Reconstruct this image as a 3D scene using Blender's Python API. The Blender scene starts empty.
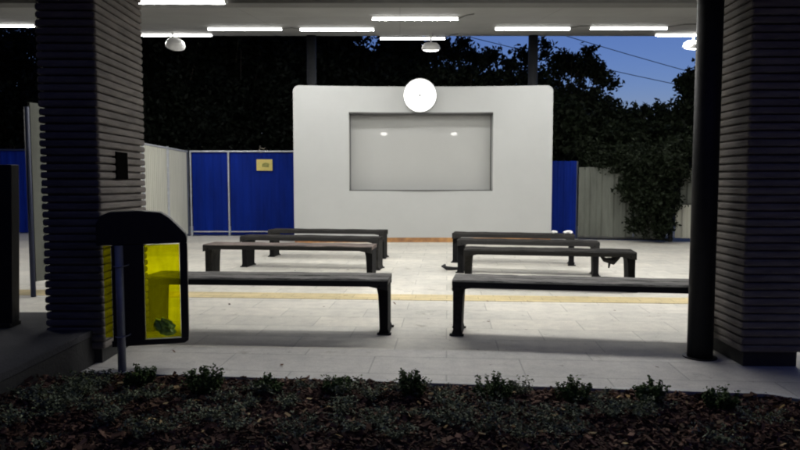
import bpy, bmesh, math, random
import numpy as np
from mathutils import Vector, Matrix
R = math.radians
scene = bpy.context.scene
COL = scene.collection

# ------------------------------------------------------------------ camera
H, FPX, HZ = 1.28, 640.0, 183.0            # eye height, focal length (800 px frame), horizon row
PITCH = math.atan((225 - HZ) / FPX)
cam = bpy.data.cameras.new('camera')
cam.sensor_width = 36; cam.lens = 36 * FPX / 800
cam.clip_start = 0.05; cam.clip_end = 2000
co = bpy.data.objects.new('camera', cam); COL.objects.link(co)
co.location = (0, 0, H); co.rotation_euler = (math.pi / 2 - PITCH, 0, 0)
scene.camera = co

# ------------------------------------------------------------------ sky, sun, exposure
SUN_EL, SUN_ROT = -2.0, 20.0
w = bpy.data.worlds.new('World'); scene.world = w; w.use_nodes = True
nt = w.node_tree
bg = nt.nodes['Background']
sky = nt.nodes.new('ShaderNodeTexSky'); sky.sky_type = 'NISHITA'; sky.sun_disc = False
sky.sun_elevation = R(SUN_EL); sky.sun_rotation = R(SUN_ROT)
sky.air_density = 1.0; sky.dust_density = 0.3; sky.ozone_density = 3.5
nt.links.new(sky.outputs[0], bg.inputs[0]); bg.inputs[1].default_value = 1.05
sl = bpy.data.lights.new('sun', 'SUN'); sl.energy = 0.004; sl.angle = R(10); sl.color = (0.75, 0.85, 1.0)
so = bpy.data.objects.new('sun', sl); COL.objects.link(so)
so.rotation_euler = (R(88), 0, R(180 - SUN_ROT)); so.location = (0, 0, 30)
vs = scene.view_settings
vs.view_transform = 'Standard'; vs.look = 'None'; vs.gamma = 1; vs.exposure = 0.10; vs.use_curve_mapping = False
scene.render.engine = 'CYCLES'
scene.cycles.use_denoising = True
scene.cycles.filter_width = 2.1              # the phone picture is a little soft
scene.cycles.max_bounces = 8
scene.cycles.transparent_max_bounces = 16
TUBE = 235.0                                # radiance of the ceiling tubes

# ------------------------------------------------------------------ helpers
def ray(px, py):
    u = (px - 400) / FPX; v = (225 - py) / FPX
    return Vector((u, math.cos(PITCH) + v * math.sin(PITCH), -math.sin(PITCH) + v * math.cos(PITCH)))
def G(px, py, z=0.0):
    d = ray(px, py); t = (z - H) / d.z
    return Vector((d.x * t, d.y * t, z))
def D(px, py, Y):
    d = ray(px, py); t = Y / d.y
    return Vector((d.x * t, Y, H + d.z * t))

def tag(o, label=None, cat=None, group=None, kind=None):
    if label: o['label'] = label
    if cat: o['category'] = cat
    if group: o['group'] = group
    if kind: o['kind'] = kind
    return o
def empty(name, loc, rz=0.0):
    o = bpy.data.objects.new(name, None); COL.objects.link(o)
    o.location = loc; o.rotation_euler = (0, 0, rz); o.empty_display_size = 0.1
    return o
def link(name, me, parent=None):
    o = bpy.data.objects.new(name, me); COL.objects.link(o)
    if parent: o.parent = parent
    return o

class MB:
    def __init__(s): s.bm = bmesh.new()
    def box(s, x0, x1, y0, y1, z0, z1, bev=0.0, rot=None, piv=(0, 0, 0)):
        b = bmesh.new(); bmesh.ops.create_cube(b, size=1)
        for v in b.verts:
            v.co = Vector(((x0 + x1) / 2 + v.co.x * (x1 - x0), (y0 + y1) / 2 + v.co.y * (y1 - y0), (z0 + z1) / 2 + v.co.z * (z1 - z0)))
        if bev: bmesh.ops.bevel(b, geom=b.edges[:] , offset=bev, segments=2, affect='EDGES', profile=0.5)
        if rot is not None: bmesh.ops.rotate(b, verts=b.verts, cent=piv, matrix=rot)
        s._add(b); return s
    def _add(s, b):
        me = bpy.data.meshes.new('t'); b.to_mesh(me); b.free(); s.bm.from_mesh(me); bpy.data.meshes.remove(me)
    def tube(s, pts, rads, seg=12, caps=True):
        pts = [Vector(p) for p in pts]; rings = []
        for i, p in enumerate(pts):
            d = (pts[min(i + 1, len(pts) - 1)] - pts[max(i - 1, 0)]).normalized()
            a = Vector((0, 0, 1)) if abs(d.z) < 0.9 else Vector((1, 0, 0))
            u = d.cross(a).normalized(); v = d.cross(u)
            r = rads[i] if isinstance(rads, (list, tuple)) else rads
            rings.append([s.bm.verts.new(p + (u * math.cos(2 * math.pi * k / seg) + v * math.sin(2 * math.pi * k / seg)) * r) for k in range(seg)])
        for a, b in zip(rings, rings[1:]):
            for k in range(seg):
                s.bm.faces.new((a[k], a[(k + 1) % seg], b[(k + 1) % seg], b[k]))
        if caps:
            s.bm.faces.new(rings[0][::-1]); s.bm.faces.new(rings[-1])
        return s
    def prism(s, poly, y0, y1, bev=0.0):      # outline in x,z, given depth along y
        b = bmesh.new()
        f = b.faces.new([b.verts.new((x, y0, z)) for x, z in poly])
        r = bmesh.ops.extrude_face_region(b, geom=[f])
        for v in r['geom']:
            if isinstance(v, bmesh.types.BMVert): v.co.y = y1
        if bev: bmesh.ops.bevel(b, geom=b.edges[:], offset=bev, segments=2, affect='EDGES', profile=0.5)
        s._add(b); return s
    def slab(s, poly, z0, z1):                # outline in x,y
        b = bmesh.new()
        f = b.faces.new([b.verts.new((x, y, z0)) for x, y in poly])
        r = bmesh.ops.extrude_face_region(b, geom=[f])
        for v in r['geom']:
            if isinstance(v, bmesh.types.BMVert): v.co.z = z1
        s._add(b); return s
    def build(s, name, mat, parent=None, smooth=False):
        bmesh.ops.recalc_face_normals(s.bm, faces=s.bm.faces)
        me = bpy.data.meshes.new(name); s.bm.to_mesh(me); s.bm.free()
        if smooth: me.shade_smooth()
        me.materials.append(mat)
        return link(name, me, parent)

def quads_mesh(name, V, mat, parent=None, attr=None):
    """V: (n,4,3) array of quads; attr: n values of shade per quad"""
    n = len(V); me = bpy.data.meshes.new(name)
    me.vertices.add(n * 4); me.vertices.foreach_set('co', V.reshape(-1).astype(np.float32))
    me.loops.add(n * 4); me.loops.foreach_set('vertex_index', np.arange(n * 4, dtype=np.int32))
    me.polygons.add(n); me.polygons.foreach_set('loop_start', np.arange(n, dtype=np.int32) * 4)
    if attr is not None:
        a = me.attributes.new('tint', 'FLOAT', 'FACE'); a.data.foreach_set('value', attr.astype(np.float32))
    me.update(calc_edges=True); me.materials.append(mat)
    return link(name, me, parent)

# ------------------------------------------------------------------ materials
def mat(name, col, rough=0.7, var=0.0, scale=6.0, bump=0.0, bscale=40.0, metal=0.0, spec=0.5, col2=None, stretch=(1, 1, 1), detail=6, p0=0.3, p1=0.7):
    m = bpy.data.materials.new(name); m.use_nodes = True
    n, l = m.node_tree.nodes, m.node_tree.links; p = n['Principled BSDF']
    p.inputs['Roughness'].default_value = rough; p.inputs['Metallic'].default_value = metal
    p.inputs['Specular IOR Level'].default_value = spec
    c = (*col, 1)
    tc = n.new('ShaderNodeTexCoord'); mp = n.new('ShaderNodeMapping'); mp.inputs['Scale'].default_value = stretch
    l.new(tc.outputs['Object'], mp.inputs[0])
    if var or col2:
        t = n.new('ShaderNodeTexNoise'); t.inputs['Scale'].default_value = scale; t.inputs['Detail'].default_value = detail
        t.inputs['Roughness'].default_value = 0.65
        l.new(mp.outputs[0], t.inputs['Vector'])
        r = n.new('ShaderNodeValToRGB'); r.color_ramp.elements[0].position = p0; r.color_ramp.elements[1].position = p1
        c2 = col2 if col2 else tuple(min(1, x * (1 + var)) for x in col)
        c1 = col if col2 else tuple(x * (1 - var) for x in col)
        r.color_ramp.elements[0].color = (*c1, 1); r.color_ramp.elements[1].color = (*c2, 1)
        l.new(t.outputs['Fac'], r.inputs[0]); l.new(r.outputs[0], p.inputs['Base Color'])
    else: p.inputs['Base Color'].default_value = c
    if bump:
        t2 = n.new('ShaderNodeTexNoise'); t2.inputs['Scale'].default_value = bscale; t2.inputs['Detail'].default_value = 8
        l.new(mp.outputs[0], t2.inputs['Vector'])
        b = n.new('ShaderNodeBump'); b.inputs['Strength'].default_value = bump; b.inputs['Distance'].default_value = 0.01
        l.new(t2.outputs['Fac'], b.inputs['Height']); l.new(b.outputs[0], p.inputs['Normal'])
    return m
def emit(name, col, s):
    m = bpy.data.materials.new(name); m.use_nodes = True; p = m.node_tree.nodes['Principled BSDF']
    p.inputs['Base Color'].default_value = (0.8, 0.8, 0.8, 1)
    p.inputs['Emission Color'].default_value = (*col, 1); p.inputs['Emission Strength'].default_value = s
    return m
def leafmat(name, c1, c2, rough=0.6, trans=0.25):
    m = bpy.data.materials.new(name); m.use_nodes = True
    n, l = m.node_tree.nodes, m.node_tree.links; p = n['Principled BSDF']
    a = n.new('ShaderNodeAttribute'); a.attribute_name = 'tint'
    mx = n.new('ShaderNodeMix'); mx.data_type = 'RGBA'
    mx.inputs[6].default_value = (*c1, 1); mx.inputs[7].default_value = (*c2, 1)
    l.new(a.outputs['Fac'], mx.inputs[0]); l.new(mx.outputs[2], p.inputs['Base Color'])
    p.inputs['Roughness'].default_value = rough; p.inputs['Specular IOR Level'].default_value = 0.1
    return m

def seams(m, bw, bh, dark=0.72):
    """thin panel joints multiplied into a material's own colour"""
    n, l = m.node_tree.nodes, m.node_tree.links; p = n['Principled BSDF']
    tc = n.new('ShaderNodeTexCoord'); br = n.new('ShaderNodeTexBrick'); br.offset = 0.0
    br.inputs['Scale'].default_value = 1; br.inputs['Brick Width'].default_value = bw; br.inputs['Row Height'].default_value = bh
    br.inputs['Mortar Size'].default_value = 0.008; br.inputs['Mortar'].default_value = (dark, dark, dark, 1)
    br.inputs['Color1'].default_value = (1, 1, 1, 1); br.inputs['Color2'].default_value = (.93, .93, .94, 1)
    l.new(tc.outputs['Object'], br.inputs['Vector'])
    mx = n.new('ShaderNodeMix'); mx.data_type = 'RGBA'; mx.blend_type = 'MULTIPLY'; mx.inputs[0].default_value = 1
    src = p.inputs['Base Color'].links[0].from_socket
    l.new(src, mx.inputs[6]); l.new(br.outputs['Color'], mx.inputs[7]); l.new(mx.outputs[2], p.inputs['Base Color'])
M = {}
M['ridge'] = mat('ridged_concrete', (0.155, 0.138, 0.125), 0.85, 0.38, 4, 0.9, 50, stretch=(1, 1, 5), detail=10)
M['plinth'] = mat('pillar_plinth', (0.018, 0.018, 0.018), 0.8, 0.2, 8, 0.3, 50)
M['blackm'] = mat('black_metal', (0.012, 0.012, 0.013), 0.45, 0.3, 12, 0.1, 80)
M['blackp'] = mat('black_plastic', (0.010, 0.010, 0.011), 0.5, 0.2, 20, 0.1, 90)
M['column'] = mat('column_paint', (0.010, 0.011, 0.013), 0.6, 0.2, 9, 0.08, 60, spec=0.25)
M['wall'] = mat('white_render', (0.46, 0.47, 0.465), 0.75, 0.03, 1.3, 0.12, 90)
M['board'] = mat('glass_board', (0.45, 0.455, 0.445), 0.02, 0.02, 1.0, 0, 1, spec=0.6)
M['rust'] = mat('rusty_plinth', (0.60, 0.32, 0.11), 0.8, 0, 3.5, 0.3, 30, col2=(0.20, 0.09, 0.05))
M['edge'] = mat('dark_edge_trim', (0.08, 0.08, 0.08), 0.5)
M['ceiling'] = mat('ceiling_panel', (0.27, 0.27, 0.26), 0.75, 0.10, 0.9, 0.05, 40)
seams(M['ceiling'], 2.4, 1.2)
M['beam'] = mat('beam_paint', (0.13, 0.13, 0.125), 0.7, 0.1, 2)
M['fascia'] = mat('roof_fascia', (0.06, 0.06, 0.065), 0.7, 0.1, 2)
M['whitem'] = mat('white_enamel', (0.75, 0.75, 0.74), 0.4, 0.03, 6)
M['tube'] = emit('tube_light', (1.0, 0.985, 0.94), TUBE)
M['tube_rear'] = emit('tube_light_rear', (1.0, 0.985, 0.95), TUBE * 0.5)
M['tubeside'] = emit('diffuser_side', (1.0, 0.985, 0.95), 7.0)
M['clock'] = emit('clock_glow', (1.0, 1.0, 0.98), 1.6)
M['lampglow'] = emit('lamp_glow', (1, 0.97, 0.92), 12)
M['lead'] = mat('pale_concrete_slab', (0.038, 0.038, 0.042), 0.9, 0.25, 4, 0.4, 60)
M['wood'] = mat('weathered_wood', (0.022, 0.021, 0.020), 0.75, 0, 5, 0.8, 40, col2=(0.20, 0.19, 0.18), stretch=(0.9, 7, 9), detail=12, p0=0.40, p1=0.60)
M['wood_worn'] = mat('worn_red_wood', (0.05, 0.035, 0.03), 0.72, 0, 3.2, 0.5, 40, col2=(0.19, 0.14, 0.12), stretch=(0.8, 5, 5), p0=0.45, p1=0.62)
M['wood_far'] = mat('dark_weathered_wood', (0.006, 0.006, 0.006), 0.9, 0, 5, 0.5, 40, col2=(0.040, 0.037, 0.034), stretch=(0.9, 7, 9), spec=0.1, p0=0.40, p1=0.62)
M['wood_shaded'] = mat('shade_dark_wood', (0.008, 0.008, 0.008), 0.8, 0, 9, 0.5, 40, col2=(0.022, 0.021, 0.02), stretch=(0.7, 9, 9))  # shade of the bench fronts put into the wood colour
M['iron'] = mat('painted_iron', (0.007, 0.007, 0.008), 0.8, 0.5, 14, 0.5, 30, spec=0.15)
M['wiron'] = mat('whitened_iron', (0.010, 0.010, 0.010), 0.8, 0, 10, 0.5, 30, col2=(0.045, 0.043, 0.04), spec=0.15)
M['blue'] = mat('blue_sheet', (0.001, 0.015, 0.19), 0.7, 0.25, 1.4, 0.05, 20, stretch=(3, 3, 0.5), spec=0.12)
M['pale'] = mat('pale_sheet', (0.11, 0.118, 0.10), 0.7, 0.3, 1.6, 0.1, 20, stretch=(3, 3, 0.6))
M['cream'] = mat('cream_sheet', (0.50, 0.50, 0.43), 0.5, 0.08, 1.4, 0.05, 20, stretch=(3, 3, 0.6))
M['galv'] = mat('galvanised_rail', (0.45, 0.47, 0.50), 0.4, 0.15, 12, metal=0.3)
M['greypost'] = mat('fence_post_paint', (0.05, 0.06, 0.09), 0.5, 0.2, 9)
M['bluepost'] = mat('blue_post_paint', (0.012, 0.02, 0.06), 0.6, 0.1, 9)
M['paper'] = mat('crumpled_paper', (0.75, 0.75, 0.73), 0.7, 0.05, 20)
M['yellowsign'] = mat('yellow_notice', (0.62, 0.52, 0.16), 0.6, 0.1, 30)
M['ink'] = mat('faded_ink', (0.26, 0.25, 0.07), 0.7, 0.5, 30)
M['rag'] = mat('dark_rag', (0.02, 0.02, 0.022), 0.9, 0.4, 20, 0.4, 60)
M['wire'] = mat('cable_black', (0.01, 0.01, 0.01), 0.6)
M['bark'] = mat('tree_bark', (0.035, 0.028, 0.022), 0.9, 0.4, 9, 0.7, 30)
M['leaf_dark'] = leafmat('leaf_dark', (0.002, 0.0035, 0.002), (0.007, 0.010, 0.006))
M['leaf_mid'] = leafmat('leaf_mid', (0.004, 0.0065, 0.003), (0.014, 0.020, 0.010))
M['leaf_box'] = leafmat('leaf_box', (0.025, 0.050, 0.012), (0.10, 0.17, 0.045))
M['leaf_grey'] = leafmat('leaf_grey', (0.06, 0.080, 0.035), (0.34, 0.38, 0.25))
M['chip'] = leafmat('bark_chip', (0.030, 0.015, 0.010), (0.34, 0.20, 0.14), 0.85)
M['dryleaf'] = leafmat('dry_leaf', (0.25, 0.16, 0.06), (0.5, 0.38, 0.2), 0.8)
M['soil'] = mat('soil', (0.018, 0.013, 0.010), 0.95, 0.4, 20, 0.9, 60)
M['kerb'] = mat('kerb_concrete', (0.50, 0.50, 0.485), 0.85, 0.15, 7, 0.3, 60)
M['green_rub'] = mat('green_rubbish', (0.34, 0.55, 0.06), 0.5, 0.5, 30)
M['terrain'] = mat('dark_grass_ground', (0.03, 0.035, 0.02), 0.95, 0.4, 1.5, 0.5, 20)

# transparent yellow bag material
def yellow_mat():
    m = bpy.data.materials.new('yellow_clear_plastic'); m.use_nodes = True
    n, l = m.node_tree.nodes, m.node_tree.links; out = n['Material Output']; n.remove(n['Principled BSDF'])
    tc = n.new('ShaderNodeTexCoord'); no = n.new('ShaderNodeTexNoise'); no.inputs['Scale'].default_value = 9
    mp = n.new('ShaderNodeMapping'); mp.inputs['Scale'].default_value = (3, 3, 0.6)
    l.new(tc.outputs['Object'], mp.inputs[0]); l.new(mp.outputs[0], no.inputs['Vector'])
    rp = n.new('ShaderNodeValToRGB')
    rp.color_ramp.elements[0].position = 0.35; rp.color_ramp.elements[1].position = 0.7
    rp.color_ramp.elements[0].color = (0.88, 0.88, 0.03, 1); rp.color_ramp.elements[1].color = (0.97, 0.97, 0.05, 1)
    l.new(no.outputs['Fac'], rp.inputs[0])
    tr = n.new('ShaderNodeBsdfTransparent'); l.new(rp.outputs[0], tr.inputs[0])
    tl = n.new('ShaderNodeBsdfTranslucent'); tl.inputs[0].default_value = (0.85, 0.83, 0.03, 1)
    gl = n.new('ShaderNodeBsdfGlossy'); gl.inputs[0].default_value = (0.6, 0.6, 0.6, 1); gl.inputs['Roughness'].default_value = 0.2
    m1 = n.new('ShaderNodeMixShader'); m1.inputs[0].default_value = 0.12
    l.new(tr.outputs[0], m1.inputs[1]); l.new(tl.outputs[0], m1.inputs[2])
    m2 = n.new('ShaderNodeMixShader'); m2.inputs[0].default_value = 0.04
    l.new(m1.outputs[0], m2.inputs[1]); l.new(gl.outputs[0], m2.inputs[2]); l.new(m2.outputs[0], out.inputs[0])
    return m
M['yellow'] = yellow_mat()

ROT = R(-4.2)                                # the paving runs a little askew to the view
def paving_mat(name, base, bw, bh, var=0.08, mort=0.74):
    m = bpy.data.materials.new(name); m.use_nodes = True
    n, l = m.node_tree.nodes, m.node_tree.links; p = n['Principled BSDF']
    tc = n.new('ShaderNodeTexCoord'); mp = n.new('ShaderNodeMapping'); mp.inputs['Rotation'].default_value = (0, 0, -ROT)
    l.new(tc.outputs['Object'], mp.inputs[0])
    # slightly wandering joints
    br = n.new('ShaderNodeTexBrick'); br.inputs['Scale'].default_value = 1.0
    br.inputs['Brick Width'].default_value = bw; br.inputs['Row Height'].default_value = bh
    br.inputs['Mortar Size'].default_value = 0.006; br.inputs['Mortar Smooth'].default_value = 0.3; br.inputs['Bias'].default_value = 0.0
    c1 = tuple(x * (1 - var) for x in base); c2 = (min(1, base[0] * (1 + var)), base[1] * (1 + var * 0.8), base[2] * (1 + var * 0.6))
    br.inputs['Color1'].default_value = (*c1, 1); br.inputs['Color2'].default_value = (*c2, 1)
    br.inputs['Mortar'].default_value = (*(x * mort for x in base), 1)
    l.new(mp.outputs[0], br.inputs['Vector'])
    cur = br.outputs['Color']
    def noise_mul(scale, lo, hi, p0, p1, cur, detail=6):
        t = n.new('ShaderNodeTexNoise'); t.inputs['Scale'].default_value = scale; t.inputs['Detail'].default_value = detail
        t.inputs['Roughness'].default_value = 0.7
        l.new(mp.outputs[0], t.inputs['Vector'])
        r = n.new('ShaderNodeValToRGB'); r.color_ramp.elements[0].position = p0; r.color_ramp.elements[1].position = p1
        r.color_ramp.elements[0].color = (*lo, 1); r.color_ramp.elements[1].color = (*hi, 1)
        l.new(t.outputs['Fac'], r.inputs[0])
        mx = n.new('ShaderNodeMix'); mx.data_type = 'RGBA'; mx.blend_type = 'MULTIPLY'; mx.inputs[0].default_value = 1
        l.new(cur, mx.inputs[6]); l.new(r.outputs[0], mx.inputs[7]); return mx.outputs[2]
    cur = noise_mul(0.9, (0.80, 0.80, 0.80), (1.06, 1.05, 1.03), 0.3, 0.7, cur)
    cur = noise_mul(7.0, (0.84, 0.84, 0.86), (1.04, 1.04, 1.03), 0.32, 0.62, cur)
    cur = noise_mul(90.0, (0.82, 0.82, 0.82), (1.06, 1.06, 1.06), 0.3, 0.7, cur, 3)
    cur = noise_mul(3.1, (0.62, 0.60, 0.57), (1, 1, 1), 0.30, 0.40, cur, 8)
    cur = noise_mul(14.0, (0.55, 0.53, 0.50), (1, 1, 1), 0.26, 0.30, cur, 2)      # sparse dirt stains
    l.new(cur, p.inputs['Base Color'])
    p.inputs['Roughness'].default_value = 0.62; p.inputs['Specular IOR Level'].default_value = 0.35
    b = n.new('ShaderNodeBump'); b.inputs['Strength'].default_value = 0.5; b.inputs['Distance'].default_value = 0.004
    inv = n.new('ShaderNodeMath'); inv.operation = 'SUBTRACT'; inv.inputs[0].default_value = 1.0
    l.new(br.outputs['Fac'], inv.inputs[1])
    t = n.new('ShaderNodeTexNoise'); t.inputs['Scale'].default_value = 60; l.new(mp.outputs[0], t.inputs['Vector'])
    ad = n.new('ShaderNodeMath'); ad.operation = 'MULTIPLY_ADD'; ad.inputs[1].default_value = 0.35
    l.new(t.outputs['Fac'], ad.inputs[0]); l.new(inv.outputs[0], ad.inputs[2])
    l.new(ad.outputs[0], b.inputs['Height']); l.new(b.outputs[0], p.inputs['Normal'])
    return m
M['paving'] = paving_mat('pale_paving', (0.60, 0.585, 0.535), 0.8, 0.4)
M['paving2'] = paving_mat('grey_edge_paving', (0.54, 0.53, 0.51), 1.05, 0.42, 0.05, 0.72)
M['tactile'] = paving_mat('yellow_tactile_paving', (0.60, 0.50, 0.28), 0.35, 0.18, 0.08)

# ------------------------------------------------------------------ ground
cR, sR = math.cos(ROT), math.sin(ROT)
def rp(x, y): return (x * cR - y * sR, x * sR + y * cR)
BED = [(-2.163, 4.245), (-1.9, 4.225), (2.22, 3.80), (2.50, 3.62), (2.66, 3.25), (2.9, 1.2), (-2.163, 1.2)]
tag(MB().slab([(-600, -600), (600, -600), (600, 900), (-600, 900)], -0.30, -0.085).build('ground', M['terrain']), kind='structure')
# paving sheet with the planting bed left out, as one slab outline round the bed
pv = MB()
pv.slab([(-14, 14.0), (-14, 5.06), (-2.163, 5.06), BED[0], BED[1], BED[2], BED[3], BED[4], BED[5], (14, 1.2), (14, 19), (-14, 19)], -0.12, 0.0)
tag(pv.build('paving', M['paving']), kind='structure')
def band(name, p0, p1, dep, z, m):
    a, b = Vector(p0), Vector(p1); d = (b - a).normalized(); nn = Vector((-d.y, d.x)) * dep
    return MB().slab([tuple(a), tuple(b), tuple(b + nn), tuple(a + nn)], z - 0.003, z).build(name, m)
a = G(190, 297.5); b = G(690, 304)
dd = (b - a).normalized()
tag(band('yellow_paving_strip', (a - dd * 7).xy, (b + dd * 7).xy, 0.36, 0.004, M['tactile']), kind='structure')
a = G(200, 349.5); b = G(690, 355.5); dd = (b - a).normalized()
n2 = Vector((-dd.y, dd.x))
p = MB().slab([(-2.160, a.y + 0.09), tuple((b + dd * 5).xy), (12, 1.2), (2.93, 1.2), (2.69, 3.26), (2.53, 3.65), (2.24, 3.835), (-1.9, 4.262), (-2.160, 4.29)], -0.001, 0.004)
tag(p.build('border_paving', M['paving2']), kind='structure')
# kerb edging round the bed
kb = MB()
for (x0, y0), (x1, y1) in zip(BED[:6], BED[1:6]):
    d = Vector((x1 - x0, y1 - y0)).normalized(); nn = Vector((-d.y, d.x)) * 0.045
    if nn.y < 0 and abs(nn.x) < 0.03: nn = -nn
    if nn.x < 0 and abs(nn.x) > 0.03: nn = -nn
    kb.slab([(x0, y0), (x1, y1), (x1 + nn.x, y1 + nn.y), (x0 + nn.x, y0 + nn.y)], -0.10, 0.006)
tag(kb.build('kerb', M['kerb']), kind='structure')
# soil with a slightly uneven surface
rnd = random.Random(4)
sb = bmesh.new(); NX, NY = 90, 56
def bedz(x, y): return -0.012 + 0.012 * math.sin(x * 3.1 + y * 2.3) * math.cos(y * 4.7 - x) + 0.008 * math.sin(x * 17 + 3) * math.sin(y * 15) + 0.13 * max(0, min(1, (-1.72 - x) / .42)) ** 1.5 * max(0, min(1, (4.12 - y) / .4))
grid = []
for j in range(NY + 1):
    row = []
    for i in range(NX + 1):
        x = -2.17 + 5.2 * i / NX; y = 1.0 + 3.25 * j / NY
        yl = 4.245 - (x + 2.163) * (0.445 / 4.383) if x < 2.22 else 3.80 - (x - 2.22) * 0.7
        y = min(y, yl + 0.0)
        row.append(sb.verts.new((x, y, bedz(x, y) + rnd.uniform(-.006, .006))))
    grid.append(row)
for j in range(NY):
    for i in range(NX):
        q = (grid[j][i], grid[j][i + 1], grid[j + 1][i + 1], grid[j + 1][i])
        if (q[0].co - q[2].co).length > 0.02 and abs(q[0].co.y - q[3].co.y) > 1e-4 or abs(q[1].co.y - q[2].co.y) > 1e-4: sb.faces.new(q)
me = bpy.data.meshes.new('soil_bed'); sb.to_mesh(me); sb.free(); me.materials.append(M['soil'])
tag(link('soil_bed', me), kind='structure')

# ------------------------------------------------------------------ bark chips, leaves, ground cover
nr = np.random.default_rng(7)
def bed_ok(x, y, mg=0.0):
    yl = np.where(x < 2.22, 4.245 - (x + 2.163) * (0.445 / 4.383), 3.80 - (x - 2.22) * 0.7)
    return (y < yl - mg) & (x > -2.15) & (y > 1.25)
def rot_quads(c, su, sv, tilt, nr, bow=0.0):
    """flat quads at c with half sizes su, sv and random orientation"""
    n = len(c)
    nrm = np.stack([nr.normal(0, tilt, n), nr.normal(0, tilt, n), np.ones(n)], 1); nrm /= np.linalg.norm(nrm, axis=1)[:, None]
    a = nr.uniform(0, 2 * np.pi, n); u = np.stack([np.cos(a), np.sin(a), np.zeros(n)], 1)
    u -= nrm * (u * nrm).sum(1)[:, None]; u /= np.linalg.norm(u, axis=1)[:, None]; v = np.cross(nrm, u)
    su = np.broadcast_to(su, n)[:, None]; sv = np.broadcast_to(sv, n)[:, None]
    return np.stack([c - u * su - v * sv * 0.6, c + u * su * 0.8 - v * sv, c + u * su + v * sv * 0.5, c - u * su * 0.7 + v * sv], 1)
def bz(x, y): return -0.012 + 0.012 * np.sin(x * 3.1 + y * 2.3) * np.cos(y * 4.7 - x) + 0.008 * np.sin(x * 17 + 3) * np.sin(y * 15) + 0.13 * np.clip((-1.72 - x) / .42, 0, 1) ** 1.5 * np.clip((4.12 - y) / .4, 0, 1)
n = 26000
x = nr.uniform(-2.15, 2.95, n); y = nr.uniform(2.3, 4.25, n); k = bed_ok(x, y, 0.02); x, y = x[k], y[k]; n = len(x)
c = np.stack([x, y, bz(x, y) + nr.uniform(0.004, 0.03, n)], 1)
L = nr.uniform(0.006, 0.024, n) * np.where(nr.random(n) < 0.06, 1.6, 1)
V = rot_quads(c, L, L * nr.uniform(0.25, 0.7, n), 0.45, nr)
lo = V.copy(); lo[:, :, 2] -= 0.006
sides = [np.stack([V[:, i], V[:, (i + 1) % 4], lo[:, (i + 1) % 4], lo[:, i]], 1) for i in range(4)]
t = np.clip(nr.beta(1.3, 4.5, n), 0, 1)
tag(quads_mesh('bark_chips', np.concatenate([V] + sides), M['chip'], attr=np.tile(t, 5)), 'brown bark chips spread over the planting bed', 'mulch', kind='stuff')
n = 170
x = nr.uniform(-2.1, 2.9, n); y = nr.uniform(2.6, 4.2, n); k = bed_ok(x, y, 0.05); x, y = x[k], y[k]; n = len(x)
c = np.stack([x, y, bz(x, y) + 0.035], 1)
tag(quads_mesh('dry_leaves', rot_quads(c, nr.uniform(.012, .03, n), nr.uniform(.006, .014, n), 0.4, nr), M['dryleaf'], attr=nr.random(n)), 'dry tan leaves scattered on the planting bed', 'leaves', kind='stuff')

n = 46
xy = np.stack([nr.uniform(-3, 3.5, n), nr.uniform(4.3, 12.5, n)], 1)
c = np.concatenate([xy, np.full((n, 1), .014)], 1)
tag(quads_mesh('windblown_leaves', rot_quads(c, nr.uniform(.012, .03, n), nr.uniform(.006, .014, n), 0.15, nr), M['chip'], attr=nr.random(n) * .4), 'small dark dry leaves blown over the pale paving', 'leaves', kind='stuff')
def clump(cx, cy, cz, r, h, n, size, nr, upright=0.9):
    """low sprawling clump: little leaves along arching stems"""
    out = []
    ns = max(4, n // 14)
    for s in range(ns):
        a = nr.uniform(0, 2 * math.pi); ln = r * nr.uniform(0.5, 1.1); hh = h * nr.uniform(0.5, 1.1)
        m = 14; tt = np.linspace(0.15, 1, m)
        px = cx + math.cos(a) * ln * tt; py = cy + math.sin(a) * ln * tt; pz = cz + hh * np.sin(tt * 1.9) 
        c = np.stack([px, py, pz], 1) + nr.normal(0, size * 0.7, (m, 3)); out.append(c)
    c = np.concatenate(out)
    return rot_quads(c, nr.uniform(0.6, 1.2, len(c)) * size, nr.uniform(0.35, 0.6, len(c)) * size, upright, nr)
gc = []
spots = [(70, 408), (45, 430), (110, 430), (140, 445), (88, 418), (125, 410), (225, 405), (245, 415), (210, 425), (260, 400), (232, 436), (285, 412), (345, 402), (352, 440), (340, 420),
         (372, 408), (442, 428), (462, 430), (450, 412), (480, 440), (410, 400), (545, 430), (575, 425), (590, 410), (560, 440), (610, 425), (655, 415), (640, 425), (520, 402), (600, 400),
         (760, 430), (300, 445), (170, 440), (395, 445), (520, 446), (20, 415), (155, 402), (720, 446), (505, 420), (380, 430)]
for (sx, sy) in spots:
    g = G(sx, sy, -0.04)
    if not bed_ok(np.array(g.x), np.array(g.y), 0.08): continue
    gc.append(clump(g.x, g.y, bedz(g.x, g.y), nr.uniform(0.09, 0.17), nr.uniform(0.05, 0.11), int(nr.uniform(300, 520)), 0.0085, nr))
for i in range(14):
    xx, yy = nr.uniform(-2.08, -1.85), nr.uniform(3.1, 4.0)
    gc.append(clump(xx, yy, bedz(xx, yy), .11, .08, 300, .0085, nr))
for i in range(90):
    xx, yy = nr.uniform(-2.1, 2.1), nr.uniform(2.6, 4.1)
    if nr.random() > .35 + .6 * math.sin(xx * 4.3 + 1) * math.cos(yy * 5.1): continue
    if bed_ok(np.array(xx), np.array(yy), 0.1): gc.append(clump(xx, yy, bedz(xx, yy), nr.uniform(0.05, 0.13), 0.045, int(nr.uniform(80, 240)), 0.008, nr))
gc = np.concatenate(gc)
tag(quads_mesh('ground_cover', gc, M['leaf_grey'], attr=np.clip(nr.beta(1.5, 2.5, len(gc)), 0, 1)), 'low grey-green creeping plants covering the planting bed', 'ground cover', kind='stuff')

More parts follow.
